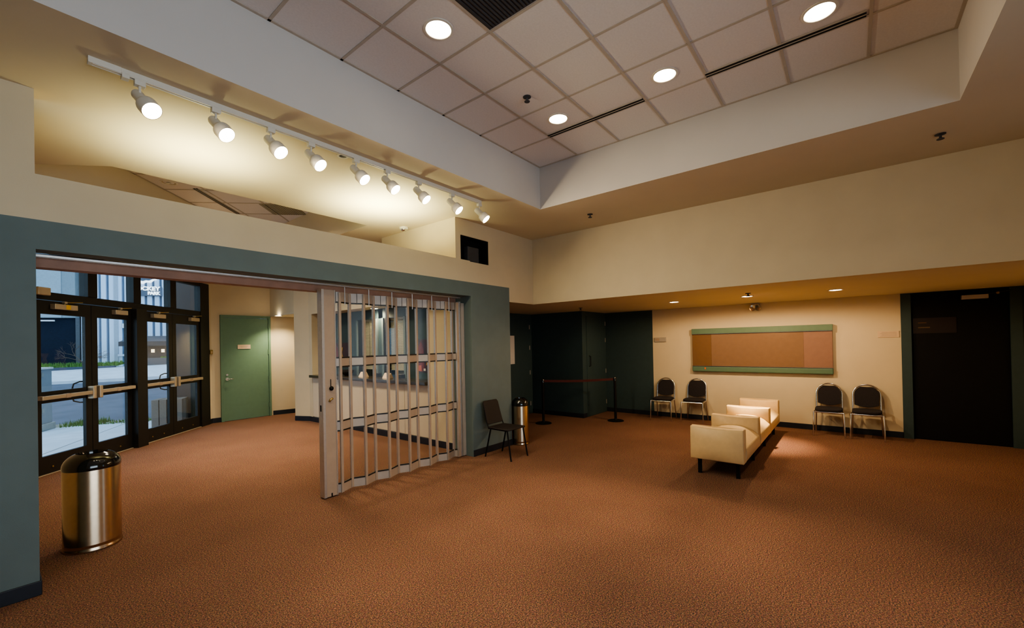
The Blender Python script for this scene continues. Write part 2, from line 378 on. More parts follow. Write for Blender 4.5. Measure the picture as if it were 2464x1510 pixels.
# ------------------------------------------------------------------ glazed entrance
fr = thing('trim_1', 'dark bronze frame of the glazed entrance', 'door frame', (*DW(0,0),0), PI/4, kind='structure')
def fb(nm, *bx, bev=0.004):
    b = MB()
    for q in bx: b.box(*q)
    return b.build(nm, M['bronze'], fr, bevel=bev)
fb('jamb', (6.34,6.42,-0.03,0.10,0,3.2)); fb('jamb', (10.08,10.40,-0.03,0.10,0,3.2))
fb('mullion', (8.13,8.37,-0.10,0.10,0,2.45)); 
fb('header', (6.42,10.08,-0.02,0.10,2.45,2.56)); fb('header', (6.42,10.08,-0.02,0.10,3.12,3.2))
for t in (7.33, 8.25, 9.20): fb('mullion', (t-0.085,t+0.085,-0.03,0.10,2.56,3.12))
fb('threshold', (6.42,10.08,-0.02,0.10,0.0,0.012))
bpy.data.objects['threshold'].data.materials[0] = M['satin']
for i, (a, c) in enumerate(((6.42,7.245),(7.415,8.165),(8.335,9.115),(9.285,10.08))):
    w = thing('window_%d' % (i+1), 'clear transom pane over the glazed doors', 'window', (*DW(0,0),0), PI/4, kind='structure')
    MB().box(a,c,0.03,0.036,2.56,3.12).build('pane', M['glass'], w)
def glass_door(n, t0, t1, meet, label, closer):
    r = thing('door_%d' % n, label, 'door', (*DW(0,0),0), PI/4, kind='structure')
    s = 0.105; z0 = 0.015
    b = MB(); b.box(t0,t0+s,0.0,0.045,z0,2.44).box(t1-s,t1,0.0,0.045,z0,2.44).box(t0+s,t1-s,0,0.045,z0,0.26).box(t0+s,t1-s,0,0.045,2.25,2.44).box(t0+s,t1-s,0,0.045,1.0,1.16)
    b.build('leaf_frame', M['bronze'], r)
    MB().box(t0+s,t1-s,0.02,0.026,0.26,1.0).build('pane', M['glass'], r)
    MB().box(t0+s,t1-s,0.02,0.026,1.16,2.25).build('pane', M['glass'], r)
    # exit bar with a latch case at the meeting stile
    lo, hi = (t0+0.03, t1-0.085) if meet > 0 else (t0+0.085, t1-0.03)
    pb = MB().box(lo,hi,-0.085,-0.045,1.05,1.105).build('push_bar', M['satin'], r, bevel=0.008)
    MB().box((lo+hi)/2-0.05,(lo+hi)/2+0.02,-0.088,-0.04,1.047,1.108).build('bar_joint', M['taupe'], pb)
    e = hi if meet > 0 else lo-0.06
    MB().box(e,e+0.06,-0.095,0.0,0.98,1.175).build('latch_case', M['satin'], r, bevel=0.012)
    f = lo if meet > 0 else hi-0.06
    MB().box(f,f+0.06,-0.06,0.0,1.05,1.105).build('bar_bracket', M['taupe'], r)
    # pull on the outside
    if n in (1, 3):
        h = t1-0.07
        MB().tube([(h,0.045,0.93),(h-0.02,0.10,0.93),(h-0.10,0.12,0.96),(h-0.12,0.12,1.02),(h-0.12,0.12,1.16),(h-0.10,0.12,1.22),(h-0.02,0.10,1.25),(h,0.045,1.25)],0.011,8).build('pull_handle', M['bronze'], r, smooth=True)
    a, c = closer
    cl = MB().box(a,c,-0.07,0.0,2.325,2.40).build('closer', M['satin'], r, bevel=0.006)
    MB().tube([((a+c)/2,-0.04,2.40),((a+c)/2,-0.05,2.43),(c+0.10,-0.05,2.455)],0.008,6).build('closer_arm', M['brass'], r)
    MB().box((a+c)/2-.02,(a+c)/2+.02,-.06,-.02,2.415,2.445).build('closer_arm_joint', M['satin'], r)
    for hb in (t0+0.25, t1-0.28):
        MB().lathe([(0.012,0),(0.012,0.006)],10).build('floor_bolt', M['brass'], r, loc=(hb,-0.004,0.10), rot=(PI/2,0,0))
    return r, cl
d1, c1 = glass_door(1, 6.42, 7.325, 1, 'glass entrance door nearest the front wall, yellow tag on its closer', (6.66,7.02))
MB().box(6.83,6.90,-0.0715,-0.0695,2.33,2.395).build('tag', M['yellow'], c1)
glass_door(2, 7.335, 8.14, -1, 'glass entrance door just before the thick dark mullion', (7.72,7.98))
glass_door(3, 8.36, 9.195, 1, 'glass entrance door just beyond the thick dark mullion', (8.60,8.92))
glass_door(4, 9.205, 10.08, -1, 'glass entrance door nearest the green door', (9.70,9.98))
t = thing('door_alarm', 'small cream box mounted at the head of the glazed entrance by the wall edge', 'alarm box', (*DW(6.44,0),2.50), PI/4)
MB().box(-0.05,0.13,-0.10,-0.021,0.0,0.11).build('case', M['satin'], t, bevel=0.012)

# ------------------------------------------------------------------ green door
r = thing('door_5', 'plain green flush door with a cream plate in the vestibule', 'door', (3.53,11.5,0), 0, kind='structure')
b = MB(); b.box(-0.03,0.03,0.0,0.08,0,2.52).box(1.03,1.08,0.0,0.08,0,2.52).box(0.03,1.03,0,0.08,2.46,2.52); b.build('frame', M['green'], r, bevel=0.003)
MB().box(0.035,1.025,0.02,0.065,0.01,2.455).build('leaf', M['green'], r)
h = MB(); h.lathe([(0.032,0),(0.034,0.012)],16); h.build('rose', M['chrome'], r, loc=(0.10,0.02,1.0), rot=(PI/2,0,0))
MB().tube([(0.10,0.01,1.0),(0.10,-0.04,1.0),(0.13,-0.05,1.0),(0.22,-0.05,1.0)],0.011,8).build('lever', M['chrome'], r, smooth=True)
MB().lathe([(0.022,0),(0.022,0.012)],14).build('deadbolt', M['chrome'], r, loc=(0.10,0.02,1.10), rot=(PI/2,0,0))
for z in (0.28,0.95,1.62,2.28): MB().box(1.012,1.036,0.008,0.022,z-0.06,z+0.06).build('hinge', M['rail'], r)
t = thing('door_plate', 'small cream name plate screwed to the green door', 'sign', (3.86,11.515,1.71))
MB().box(0,0.28,-0.008,0.004,0,0.10).build('plate', M['card'], t)
for z, a, c in ((0.062,0.05,0.22),(0.035,0.06,0.20)): MB().box(a,c,-0.0095,-0.0075,z,z+0.010).build('faint_line', M['taupe'], t)
t = thing('wall_dial', 'small brass control box between glazed entrance and green door', 'thermostat', (*DW(10.47,0),1.60), PI/4)
MB().box(-0.055,0.04,-0.04,0,0,0.10).build('case', M['brass'], t, bevel=0.006); MB().box(-0.035,0.0,-0.046,-0.038,0.02,0.07).build('dial', M['card'], t)

# ------------------------------------------------------------------ ticket counter
t = thing('counter_top', 'dark polished ticket counter top behind the folding gate', 'counter', (XK,5.62,1.02))
MB().box(-0.09,0.40,0.0,4.07,0,0.06).build('worktop', M['counter'], t, bevel=0.008)
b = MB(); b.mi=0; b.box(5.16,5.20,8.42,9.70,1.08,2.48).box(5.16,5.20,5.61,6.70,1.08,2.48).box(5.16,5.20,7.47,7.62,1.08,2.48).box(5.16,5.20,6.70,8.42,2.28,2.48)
struct(b.build('wall_ticket', M['tealshaded']), 'teal wall behind the ticket counter', 'wall')
b = MB(); b.box(5.75,5.8,5.0,10,0.8,2.6).box(5.62,5.8,5.2,5.3,0.8,2.6); struct(b.build('wall_office', M['tealshaded']), 'dark office wall behind the ticket windows', 'wall')
def ticket_window(nm, y0, y1, n):
    w = thing(nm, 'ticket window with blinds', 'window', (5.16,y0,1.08), 0, kind='structure')
    L = y1-y0
    MB().box(-0.03,0.05,0,0.06,0,1.20).build('frame', M['teal'], w); MB().box(-0.03,0.05,L-0.05,L,0,1.20).build('frame', M['teal'], w)
    MB().box(0.0,0.006,0.06,L-0.05,0.0,1.20).build('pane', M['glass2'], w)
    MB().box(-0.01,0.03,L-0.20,L-0.05,0,1.2).build('dark_opening', M['black'], w)  # black slab stands for the dark inside the open sliding part
    b = MB(); z = 0.14
    while z < 1.16:
        b.face([(0.045,0.07,z),(0.045,L-0.2,z),(0.065,L-0.2,z+0.020),(0.065,0.07,z+0.020)]); z += 0.025
    b.box(0.04,0.07,0.07,L-0.2,1.16,1.20)
    b.build('blind', M['slat'], w)
    MB().tube([(0.035,L-0.42,1.15),(0.035,L-0.42,0.25)],0.004,6).build('blind_wand', M['ink'], w)
ticket_window('window_5', 6.70, 7.47, 5); ticket_window('window_6', 7.62, 8.42, 6)
def card_holder(y, label):
    t = thing('card_holder', label, 'card holder', (4.97,y,1.08), 0, 'paper card holders on the ticket counter')
    b = MB(); b.prism_ax([(-0.06,0),(0.06,0),(0.055,0.012),(0.01,0.10),(0.0,0.10),(-0.055,0.012)], 0, 0.20, 'y'); b.build('card', M['card'], t); return t
card_holder(7.80, 'cream card holder on the counter before the first ticket window from the vestibule end')
card_holder(6.96, 'cream card holder on the counter beside the dark box nearest the posters')
def dark_box(y, L, x, label):
    t = thing('card_reader', label, 'box', (x,y,1.08), 0)
    MB().box(0,0.09,0,L,0,0.075).build('case', M['black'], t, bevel=0.008); MB().box(0.01,0.08,0.02,L-0.02,0.075,0.079).build('keypad', M['ink'], t)
dark_box(6.70, 0.20, 5.02, 'low black box on the ticket counter before the second window')
dark_box(7.50, 0.08, 5.04, 'small black box on the ticket counter at the teal post')
t = thing('counter_bowl', 'dark rounded bowl shape on the ticket counter by the gate post', 'bowl', (4.98,8.55,1.08))
MB().lathe([(0.05,0),(0.06,0.01),(0.11,0.05),(0.15,0.12),(0.14,0.125),(0.10,0.06),(0.01,0.03)],24).build('bowl', M['black'], t, smooth=True)
def poster(y0, y1, z0, z1, label, seed):
    rn = random.Random(seed)
    t = thing('show_poster', label, 'poster', (5.158,y0,z0), 0, 'posters beside the ticket windows')
    w, h = y1-y0, z1-z0
    MB().box(-0.004,0,0,w,0,h).build('sheet', M['pa'], t)
    b = MB()
    b.prism_ax([(w*.30,h*.25),(w*.42,h*.60),(w*.36,h*.82),(w*.56,h*.80),(w*.50,h*.60),(w*.60,h*.22)], -0.0055,-0.0045,'x'); b.build('printed_figure', M['pc'], t)
    b = MB(); b.prism_ax([(w*.66,h*.05),(w*.70,h*.7),(w*.80,h*.95),(w*.92,h*.75),(w*.97,h*.2),(w*.85,h*.02)], -0.0055,-0.0045,'x'); b.build('printed_figure', M['pb'], t)
    b = MB(); b.prism_ax([(w*.78,h*.04),(w*.80,h*.22),(w*.97,h*.20),(w*.99,h*.05)], -0.007,-0.0058,'x'); b.build('printed_figure', M['pd'], t)
    MB().box(-0.007,-0.0058,w*.62,w*.70,h*.05,h*.12).build('printed_note', M['paper'], t)
poster(5.72, 6.40, 1.20, 1.82, 'dark poster with gold and rose figures nearest the gate', 1)
poster(8.78, 9.42, 1.25, 1.80, 'dark poster with coral and gold figures behind the gate post', 2)
t = thing('exit_sign', 'red exit lettering on the cream wall over the ticket counter', 'exit sign', (XK-0.006,7.93,2.62))
MB().box(0.0,0.006,-0.22,0.02,-0.03,0.15).build('plate', M['cream'], t)
text_mesh('lettering', 'EXIT', 0.15, M['red'], t, (-0.004,0.0,0), (PI/2,0,-PI/2), 0.002, bold=0.004, sx=0.62)

# ------------------------------------------------------------------ header and folding gate
t = struct(MB().box(0.24,4.62,4.77,4.90,2.352,2.439).build('trim_2', M['wood']), 'pinkish wood header over the opening', 'header')
t = thing('gate_track', 'aluminium ceiling track of the folding gate', 'track', (0.25,4.70,2.418))
b = MB(); b.box(0,4.38,-0.03,-0.012,0,0.021).box(0,4.38,0.012,0.03,0,0.021).box(0,4.38,-0.03,0.03,0.016,0.021); b.build('channel', M['alu'], t)
gt = thing('folding_gate', 'clear panelled folding security gate half drawn across the opening', 'gate', (2.40,4.66,0))
X0 = 2.40
p = MB(); p.box(0.015,0.145,-0.045,0.045,0.012,2.36); lp = p.build('lead_post', M['taupe'], gt, bevel=0.003)
MB().box(-0.012,0.016,-0.05,0.05,0.012,2.36).build('edge_channel', M['alu'], lp)
MB().box(0.142,0.152,-0.05,0.05,0.012,2.36).build('edge_channel', M['alu'], lp)
b = MB(); b.lathe([(0.0001,0),(0.022,0.003),(0.026,0.015),(0.012,0.03),(0.0001,0.034)],16,closed=True)
b.build('lock_knob', M['black'], gt, loc=(0.085,-0.045,1.235), rot=(PI/2,0,0), smooth=True)
MB().box(0.079,0.085,-0.052,-0.045,1.24,1.34).build('lock_slot', M['black'], gt)
MB().tube([(0.06,-0.05,1.085),(0.075,-0.055,1.11),(0.10,-0.055,1.12)],0.012,8).build('lock_lever', M['brass'], gt, smooth=True)
MB().box(-0.014,-0.011,-0.01,0.015,0.98,1.05).build('strike_slot', M['black'], gt)
MB().box(0.07,0.085,-0.048,-0.03,0.012,0.05).build('foot_bolt', M['black'], gt)
VX = [2.53,2.63,2.757,2.947,3.084,3.289,3.422,3.613,3.759,3.969,4.095,4.301,4.427,4.537]
V = []
for i, x in enumerate(VX):
    y = 4.625 if i % 2 else 4.695
    if i == 0: y = 4.66
    V.append((x*y/4.66 - X0, y-4.66))
def vbar(x, y, w=0.032):
    b = MB(); b.box(x-w/2,x+w/2,y-0.016,y+0.016,0.02,2.34); o = b.build('vertical_bar', M['taupe'], gt, bevel=0.005)
    MB().box(x-w/2-0.003,x-w/2+0.002,y-0.018,y+0.012,0.02,2.34).build('bar_edge', M['alu'], o)
for i, (x, y) in enumerate(V):
    if i: vbar(x, y, 0.03 if i < 13 else 0.05)
for i in range(len(V)-1):
    (xa, ya), (xb, yb) = V[i], V[i+1]
    d = Vector((xb-xa, yb-ya, 0)); L = d.length; d.normalize(); n = Vector((-d.y, d.x, 0))
    def slab(nm, z0, z1, th, m):
        q = [(xa+n.x*th, ya+n.y*th), (xb+n.x*th, yb+n.y*th), (xb-n.x*th, yb-n.y*th), (xa-n.x*th, ya-n.y*th)]
        return MB().prism(q, z0, z1).build(nm, m, gt)
    slab('clear_pane', 0.12, 2.24, 0.0015, M['poly'])
    mm = M['taupelit'] if i % 2 == 0 else M['taupe']  # zigzag light and shade set by colour, panel by panel
    for nm, z0, z1 in (('top_band',2.225,2.345),('middle_band',1.475,1.58),('lower_band',0.735,0.845),('bottom_band',0.02,0.125)):
        o = slab(nm, z0, z1, 0.006, mm)
        for zz in ((z0,) if nm == 'top_band' else (z1,) if nm == 'bottom_band' else (z0, z1)):
            q = [(xa+n.x*.008, ya+n.y*.008), (xb+n.x*.008, yb+n.y*.008), (xb-n.x*.008, yb-n.y*.008), (xa-n.x*.008, ya-n.y*.008)]
            MB().prism(q, zz-0.008, zz+0.008).build('band_edge', M['bronze'], o)
    mx, my = (xa+xb)/2, (ya+yb)/2
    if i % 2: MB().tube([(mx,my-.012,2.20),(mx,my-.012,2.41)],0.005,6).build('hanger', M['alu'], gt)
    else: MB().tube([(mx,my-.010,2.21),(mx,my-.010,2.345)],0.003,6).build('guide_pin', M['ink'], gt)
MB().box(2.16,2.19,-0.03,0.03,0.012,2.36).build('end_post', M['alu'], gt, bevel=0.003)
MB().box(2.195,2.255,-0.035,0.035,0.012,2.34).build('end_post', M['taupelit'], gt, bevel=0.003)

# ------------------------------------------------------------------ ceiling fixtures
def spot(nm, loc, aim, power, size, blend, col, rad=0.04):
    l = bpy.data.lights.new(nm, 'SPOT'); l.energy = power; l.spot_size = math.radians(size); l.spot_blend = blend; l.color = col; l.shadow_soft_size = rad
    o = bpy.data.objects.new(nm, l); C.objects.link(o); o.location = loc
    d = Vector(aim)-Vector(loc); o.rotation_euler = d.to_track_quat('-Z', 'Y').to_euler(); return o
def area(nm, loc, aim, power, sx, sy, col):
    l = bpy.data.lights.new(nm, 'AREA'); l.shape = 'RECTANGLE'; l.size = sx; l.size_y = sy; l.energy = power; l.color = col
    o = bpy.data.objects.new(nm, l); C.objects.link(o); o.location = loc
    d = Vector(aim)-Vector(loc); o.rotation_euler = d.to_track_quat('-Z', 'Y').to_euler(); return o
WARM = (1.0, 0.72, 0.44)
WARM2 = (1.0, 0.80, 0.52)
# track
tr = thing('light_track', 'long white ceiling track carrying the row of spotlights', 'track', (0.45,3.74,ZC))
b = MB(); b.box(0,3.66,-0.02,0.02,-0.035,0).box(0,3.66,-0.018,-0.008,-0.042,-0.034).box(0,3.66,0.008,0.018,-0.042,-0.034); b.build('rail', M['white'], tr, bevel=0.002)
MB().box(-0.02,0.14,-0.024,0.024,-0.04,0).build('feed_box', M['white'], tr, bevel=0.003); MB().box(0.14,0.18,-0.026,0.026,-0.062,-0.03).build('feed_clip', M['white'], tr, bevel=0.003)
HX = [0.685,1.13,1.525,1.865,2.31,2.67,3.085,3.595,4.085]
names = ['first','second','third','fourth','fifth','sixth','seventh','eighth','ninth']
AIM = Vector((0.30,-0.62,-0.72)).normalized()
def head():
    t = thing('track_spotlight', 'x', 'spotlight', (0,0,0), 0, 'white spotlights along the ceiling track')
    MB().box(-0.03,0.03,-0.022,0.022,-0.077,-0.043).build('adapter', M['white'], t, bevel=0.003)
    MB().tube([(0,0,-0.075),(0,0,-0.13),(0.01,0.0,-0.15)],0.008,8).build('stem', M['white'], t)
    rot = AIM.to_track_quat('Z', 'Y').to_euler()
    base = Vector((0.0,0.03,-0.13))
    sh = MB(); sh.lathe([(0.001,-0.035),(0.030,-0.033),(0.036,-0.02),(0.036,0.05),(0.040,0.065),(0.058,0.085),(0.062,0.10),(0.062,0.165),(0.058,0.165),(0.055,0.10),(0.03,0.08),(0.001,0.075)],24,closed=True)
    sh.build('shade', M['white'], t, loc=base, rot=rot, smooth='auto')
    MB().lathe([(0.001,0.085),(0.025,0.09),(0.050,0.125),(0.052,0.14),(0.040,0.152),(0.001,0.158)],24,closed=True).build('bulb', M['bulb'], t, loc=base, rot=rot, smooth=True)
    return t
h0 = head()
for i, x in enumerate(HX):
    t = h0 if i == 0 else copy_tree(h0)
    t.location = (x,3.74,ZC); t['label'] = '%s white track spotlight counted from the feed end of the ceiling track' % names[i]
    pos = Vector((x,3.74,ZC)) + Vector((0.0,0.03,-0.13)) + AIM*0.185
    spot('track_lamp', pos, pos+AIM, 30, 172, 0.9, (0.97,0.80,0.54), 0.03)
def downlight(x, y, z, label, on=True, r=0.085, group=None, power=0, size=80, aim=None, blend=0.7, col=WARM, lens=None):
    t = thing('downlight', label, 'downlight', (x,y,z), 0, group)
    MB().lathe([(r+0.022,0.0),(r+0.022,-0.006),(r+0.004,-0.008),(r,-0.002),(r+0.002,0.0)],32,closed=True).build('trim_ring', M['white'], t, smooth='auto')
    if on: MB().lathe([(r,-0.003),(r*0.6,-0.008),(0.001,-0.010)],32,closed=True).build('lens', lens or M['lens'], t, smooth=True)
    else:
        MB().lathe([(r,-0.003),(r*0.8,0.0),(0.001,0.002)],32,closed=True).build('reflector', M['can'], t, smooth=True)
        MB().lathe([(0.03,-0.014),(0.025,-0.004),(0.001,-0.004)],16,closed=True).build('bulb', M['white'], t, smooth=True)
    if power < 0: spot('downlight_lamp', (x,y,z-0.05), (x,y,0), -power, 180, 0.25, col, 0.05)
    if power > 0: spot('downlight_lamp', (x,y,z-0.03), aim or (x,y,0), power, size, blend, col, 0.05)
G = 'round downlights in the tiled coffer'
downlight(2.25,2.455,ZT,'lit downlight beside the dark square return grille',True,0.095,G,230,36,blend=1.0)
downlight(3.99,2.455,ZT,'lit downlight at the corner of the coffer by the short air slot',True,0.095,G,270,36,blend=1.0)
downlight(3.99,1.295,ZT,'lit downlight between the two air slots in the coffer',True,0.095,G,230,36,blend=1.0)
downlight(3.99,0.135,ZT,'lit downlight over the long air slot nearest the coffer edge',True,0.095,G,230,36,blend=1.0)
downlight(2.25,0.135,ZT,'added unseen downlight in the coffer row nearest the rear daylight window',True,0.095,G,110,50,blend=1.0)  # added out of view to light the right foreground carpet
G = 'small downlights in the low soffit'
downlight(7.95,2.50,ZS,'lit soffit downlight over the pair of chairs by the dark recess',True,0.075,G,-46,col=(1.0,0.70,0.40))
downlight(7.92,1.315,ZS,'lit soffit downlight over the padded bench',True,0.075,G,-105,col=(1.0,0.70,0.40))
downlight(7.97,0.16,ZS,'lit soffit downlight over the chairs by the dark door',True,0.075,G,-46,col=(1.0,0.70,0.40))
G = None
downlight(4.60,11.17-0.15,2.515,'lit downlight in the low side passage soffit by the green door',True,0.075,G,110,130, (4.9,11.0,0), col=WARM2)
spot('downlight_lamp',(7.92,1.315,2.36),(7.95,1.2,0),720,46,1.0,WARM,0.05)
downlight(5.02,7.55,2.48,'lit downlight over the ticket counter',True,0.07,G,70,165, col=WARM2)
downlight(1.73,7.74,ZT,'unlit downlight in the vestibule coffer',False,0.085,G)
VL = (1.0,0.80,0.55)
spot('unseen_vestibule_lamp', (2.95,8.7,ZT-0.05), (2.95,8.7,0), 450, 80, 0.9, VL, 0.30)
spot('unseen_vestibule_lamp', (2.6,8.3,ZT-0.05), (2.7,8.6,0), 260, 165, 1.0, (1.0,0.88,0.66), 0.35)  # fill without fixture, added to brighten the wall above the green door
spot('unseen_vestibule_lamp', (1.75,7.2,ZT-0.05), (1.75,7.2,0), 130, 70, 0.9, VL, 0.30)
spot('unseen_vestibule_lamp', (2.85,6.95,ZT-0.05), (3.3,6.9,0), 470, 125, 1.0, VL, 0.30)  # no fixture; placed wide to brighten the counter front
# up-lights on the back of the clerestory ledge
for k, x in enumerate((1.30,3.30)):
    t = thing('ledge_uplight', ('ledge uplight behind the clerestory sill nearer the glazed doors','ledge uplight behind the clerestory sill nearer the ticket counter')[k], 'uplight', (x,4.78,2.80))
    MB().lathe([(0.04,0),(0.07,0.10),(0.065,0.10),(0.03,0.02)],20).build('shade', M['white'], t, smooth='auto'); MB().box(-0.02,0.02,-0.12,-0.03,0.0,0.04).build('bracket', M['white'], t)
    spot('ledge_lamp', (x,4.78,2.93), (x+0.05,4.80,ZC), (110,205)[k], 165, 1.0, (0.97,0.93,0.52), 0.08)

# air slots, grille, sprinklers
def slot(y0, y1, label):
    t = thing('air_slot', label, 'air vent', (4.245,y0,ZT), 0, 'black linear air slots in the coffer'); L = y1-y0
    MB().box(-0.035,0.035,0,L,-0.008,-0.0005).build('slot_body', M['black'], t)
    for x in (-0.045,-0.003,0.035): MB().box(x,x+0.009,0,L,-0.011,-0.001).build('slot_rail', M['grid'], t)
slot(1.594,2.748,'short black linear air slot at the coffer corner downlight'); slot(-0.143,1.002,'black linear air slot stretching toward the far coffer end')
t = thing('air_slot', 'black linear air slot in the vestibule coffer', 'air vent', (2.051,7.728,ZT), PI/4)
MB().box(0,1.25,-0.03,0.03,-0.008,-0.0005).build('slot_body', M['black'], t)
for y in (-0.04,-0.004,0.031): MB().box(0,1.25,y,y+0.008,-0.011,-0.001).build('slot_rail', M['grid'], t)
t = thing('return_grille', 'dark square return air grille in the lobby coffer', 'air vent', (1.95,1.595,ZT))
MB().box(0,0.56,0,0.56,-0.006,-0.0005).build('backing', M['grille'], t)
b = MB()
for k in range(18): b.box(0.01,0.55,0.015+0.03*k,0.030+0.03*k,-0.012,-0.005)
b.build('louvers', M['grille'], t)
t = thing('return_grille', 'grey square return air grille in the vestibule coffer', 'air vent', (3.375,7.79,ZT), PI/4)
MB().box(-0.29,0.29,-0.29,0.29,-0.006,-0.0005).build('backing', mat('grey grille',(0.30,0.27,0.20),0.6), t)
b = MB()
for k in range(14): b.box(-0.28,0.28,-0.28+0.04*k,-0.26+0.04*k,-0.011,-0.005)
b.build('louvers', mat('grey louvre',(0.34,0.31,0.24),0.6), t)
def sprinkler(x, y, z, label):
    t = thing('sprinkler', label, 'sprinkler', (x,y,z), 0, 'ceiling sprinklers')
    MB().lathe([(0.04,0),(0.04,-0.006),(0.02,-0.012),(0.012,-0.012)],20).build('escutcheon', M['grille'], t, smooth='auto')
    MB().lathe([(0.010,-0.01),(0.010,-0.035),(0.028,-0.045),(0.028,-0.05)],16).build('head', M['grille'], t)
sprinkler(3.434,2.47,ZT,'dark sprinkler in the coffer tiles beside the corner downlight'); sprinkler(5.61,2.94,ZC,'small sprinkler on the flat ceiling near the coffer corner')
sprinkler(5.63,-0.69,ZC,'dark sprinkler on the flat ceiling at the far end of the upper wall'); sprinkler(7.42,1.217,ZS,'small sprinkler on the soffit beside the middle downlight'); sprinkler(7.667,4.276,ZS,'tiny sprinkler on the soffit before the dark recess')
t = thing('sprinkler', 'small recessed ceiling sprinkler with a white ring beside the light track', 'sprinkler', (2.236,3.85,ZC))
MB().lathe([(0.055,0),(0.055,-0.005),(0.036,-0.006),(0.034,0.0)],24,closed=True).build('ring', M['white'], t, smooth='auto'); MB().lathe([(0.034,-0.002),(0.018,-0.006),(0.001,-0.007)],20,closed=True).build('cap', M['grille'], t)
t = thing('smoke_detector', 'white smoke detector on the vestibule ceiling near the bright patch', 'smoke detector', (4.208,5.479,ZC))
MB().lathe([(0.07,0),(0.07,-0.02),(0.06,-0.03),(0.03,-0.032)],24).build('base', M['white'], t, smooth='auto'); MB().lathe([(0.045,-0.03),(0.04,-0.055),(0.001,-0.062)],20,closed=True).build('sensor', M['chrome'], t, smooth=True)

# ------------------------------------------------------------------ lobby furniture
def trash(x, y, r, h, hd, label):
    t = thing('litter_bin', label, 'trash can', (x,y,0))
    MB().lathe([(r*1.0,0),(r*1.03,0.004),(r*1.03,0.018),(r,0.026),(r,0.045),(r*1.012,0.05),(r*1.012,0.058),(r,0.065),(r,h-0.01),(r*0.99,h)],64).build('body', M['steel'], t, smooth='auto')
    prof = [(r*1.01,h-0.012),(r*1.02,h)]+[(r*(1.02*math.cos(a)**0.75)+0.0, h+hd*math.sin(a)) for a in [k*PI/2/10 for k in range(1,8)]]
    ro = prof[-1][0]; prof += [(ro*0.97,prof[-1][1]+0.002),(ro*0.9,h+hd*0.7),(ro*0.88,h+hd*0.3)]
    MB().lathe(prof,64,closed=True).build('lid', M['gloss'], t, smooth='auto')
    MB().lathe([(ro*0.89,h+hd*0.3),(0.001,h+hd*0.28)],32,closed=True).build('opening_liner', M['black'], t)
    return t
trash(0.60,5.25,0.19,0.70,0.13,'brushed steel litter bin with black dome lid inside the glazed entrance')
trash(5.76,4.42,0.145,0.66,0.13,'slim brushed steel litter bin behind the dark chair')

def banquet():
    t = thing('stacking_chair', 'x', 'chair', (0,0,0))       # faces -Y locally; front legs at y=-0.2
    s = MB(); n = 24
    poly = []
    for k in range(n):
        a = 2*PI*k/n; cx, sx = math.cos(a), math.sin(a)
        e = 0.45; poly.append((0.195*math.copysign(abs(cx)**e, cx), -0.01+0.205*math.copysign(abs(sx)**e, sx)))
    s.prism(poly, 0.425, 0.475); s.build('seat', M['fabric'], t, bevel=0.018, smooth='auto')
    def arch(w, z0, z1, y0, y1, k=15):
        pts = [(-w, y0, z0)]
        zc = z1-w*0.95
        for i in range(k+1):
            a = PI - PI*i/k; z = zc + w*0.95*math.sin(a); pts.append((w*math.cos(a)*(1.0), y0+(y1-y0)*(z-z0)/(z1-z0), z))
        pts.append((w, y0, z0)); return pts
    MB().tube(arch(0.185,0.43,0.875,0.185,0.27),0.0125,10).build('back_frame', M['chrome'], t, smooth='auto')
    # padded back with curved lower edge and a hand hole at the top
    w = 0.168; outline = [(-w*0.98,0.53)]; top = 0.705
    for i in range(13):
        a = PI - PI*i/12
        z = 0.70+0.160*math.sin(a)
        x = w*math.cos(a)
        if abs(x) < 0.085: z = min(z, 0.835+0.25*(x*x)/0.085*0.3)
        outline.append((x, z))
    outline.append((w*0.98,0.53))
    for i in range(1,8):
        u = i/8; outline.append((w*0.98*(1-2*u), 0.53-0.035*math.sin(PI*u)))
    bb = MB(); a = []; c = []
    for x, z in outline:
        y = 0.185+(0.27-0.185)*(z-0.43)/(0.875-0.43); a.append(bb.b.verts.new((x,y-0.022,z))); c.append(bb.b.verts.new((x,y+0.014,z)))
    bb._face(a); bb._face(c[::-1])
    for i in range(len(a)): bb._face([a[i],a[(i+1)%len(a)],c[(i+1)%len(a)],c[i]])
    bb.build('backrest', M['fabric'], t, bevel=0.008)
    for sx in (-1,1):
        MB().tube([(sx*0.205,-0.205,0.42),(sx*0.208,-0.212,0.40),(sx*0.218,-0.222,0.0)],0.012,10).build('leg', M['chrome'], t, smooth='auto')
        MB().tube([(sx*0.185,0.185,0.43),(sx*0.188,0.19,0.36),(sx*0.205,0.26,0.0)],0.012,10).build('leg', M['chrome'], t, smooth='auto')
        MB().tube([(sx*0.205,-0.205,0.415),(sx*0.187,0.185,0.415)],0.010,8).build('side_rail', M['chrome'], t)
    MB().tube([(-0.205,-0.205,0.415),(0.205,-0.205,0.415)],0.012,10).build('front_rail', M['chrome'], t)
    b = MB(); b.prism([(x*0.8,y*0.8) for x,y in poly],0.405,0.425); b.build('seat_pan', M['black'], t)
    return t
ch = banquet()
spots = [(9.30,3.20,-PI/2+0.06,'arched chrome stacking chair at the corner of the dark recess'),
         (9.38,2.58,-PI/2+0.02,'arched chrome stacking chair under the near end of the wall board beside the bench'),
         (9.31,0.32,-PI/2,'arched chrome stacking chair standing beside the bench under the board corner'),
         (9.31,-0.19,-PI/2-0.02,'arched chrome stacking chair closest to the dark door')]
for i, (x, y, rz, lab) in enumerate(spots):
    o = ch if i == 0 else copy_tree(ch)
    o.location = (x,y,0); o.rotation_euler = (0,0,rz); o['label'] = lab; o['group'] = 'arched stacking chairs along the cream wall'

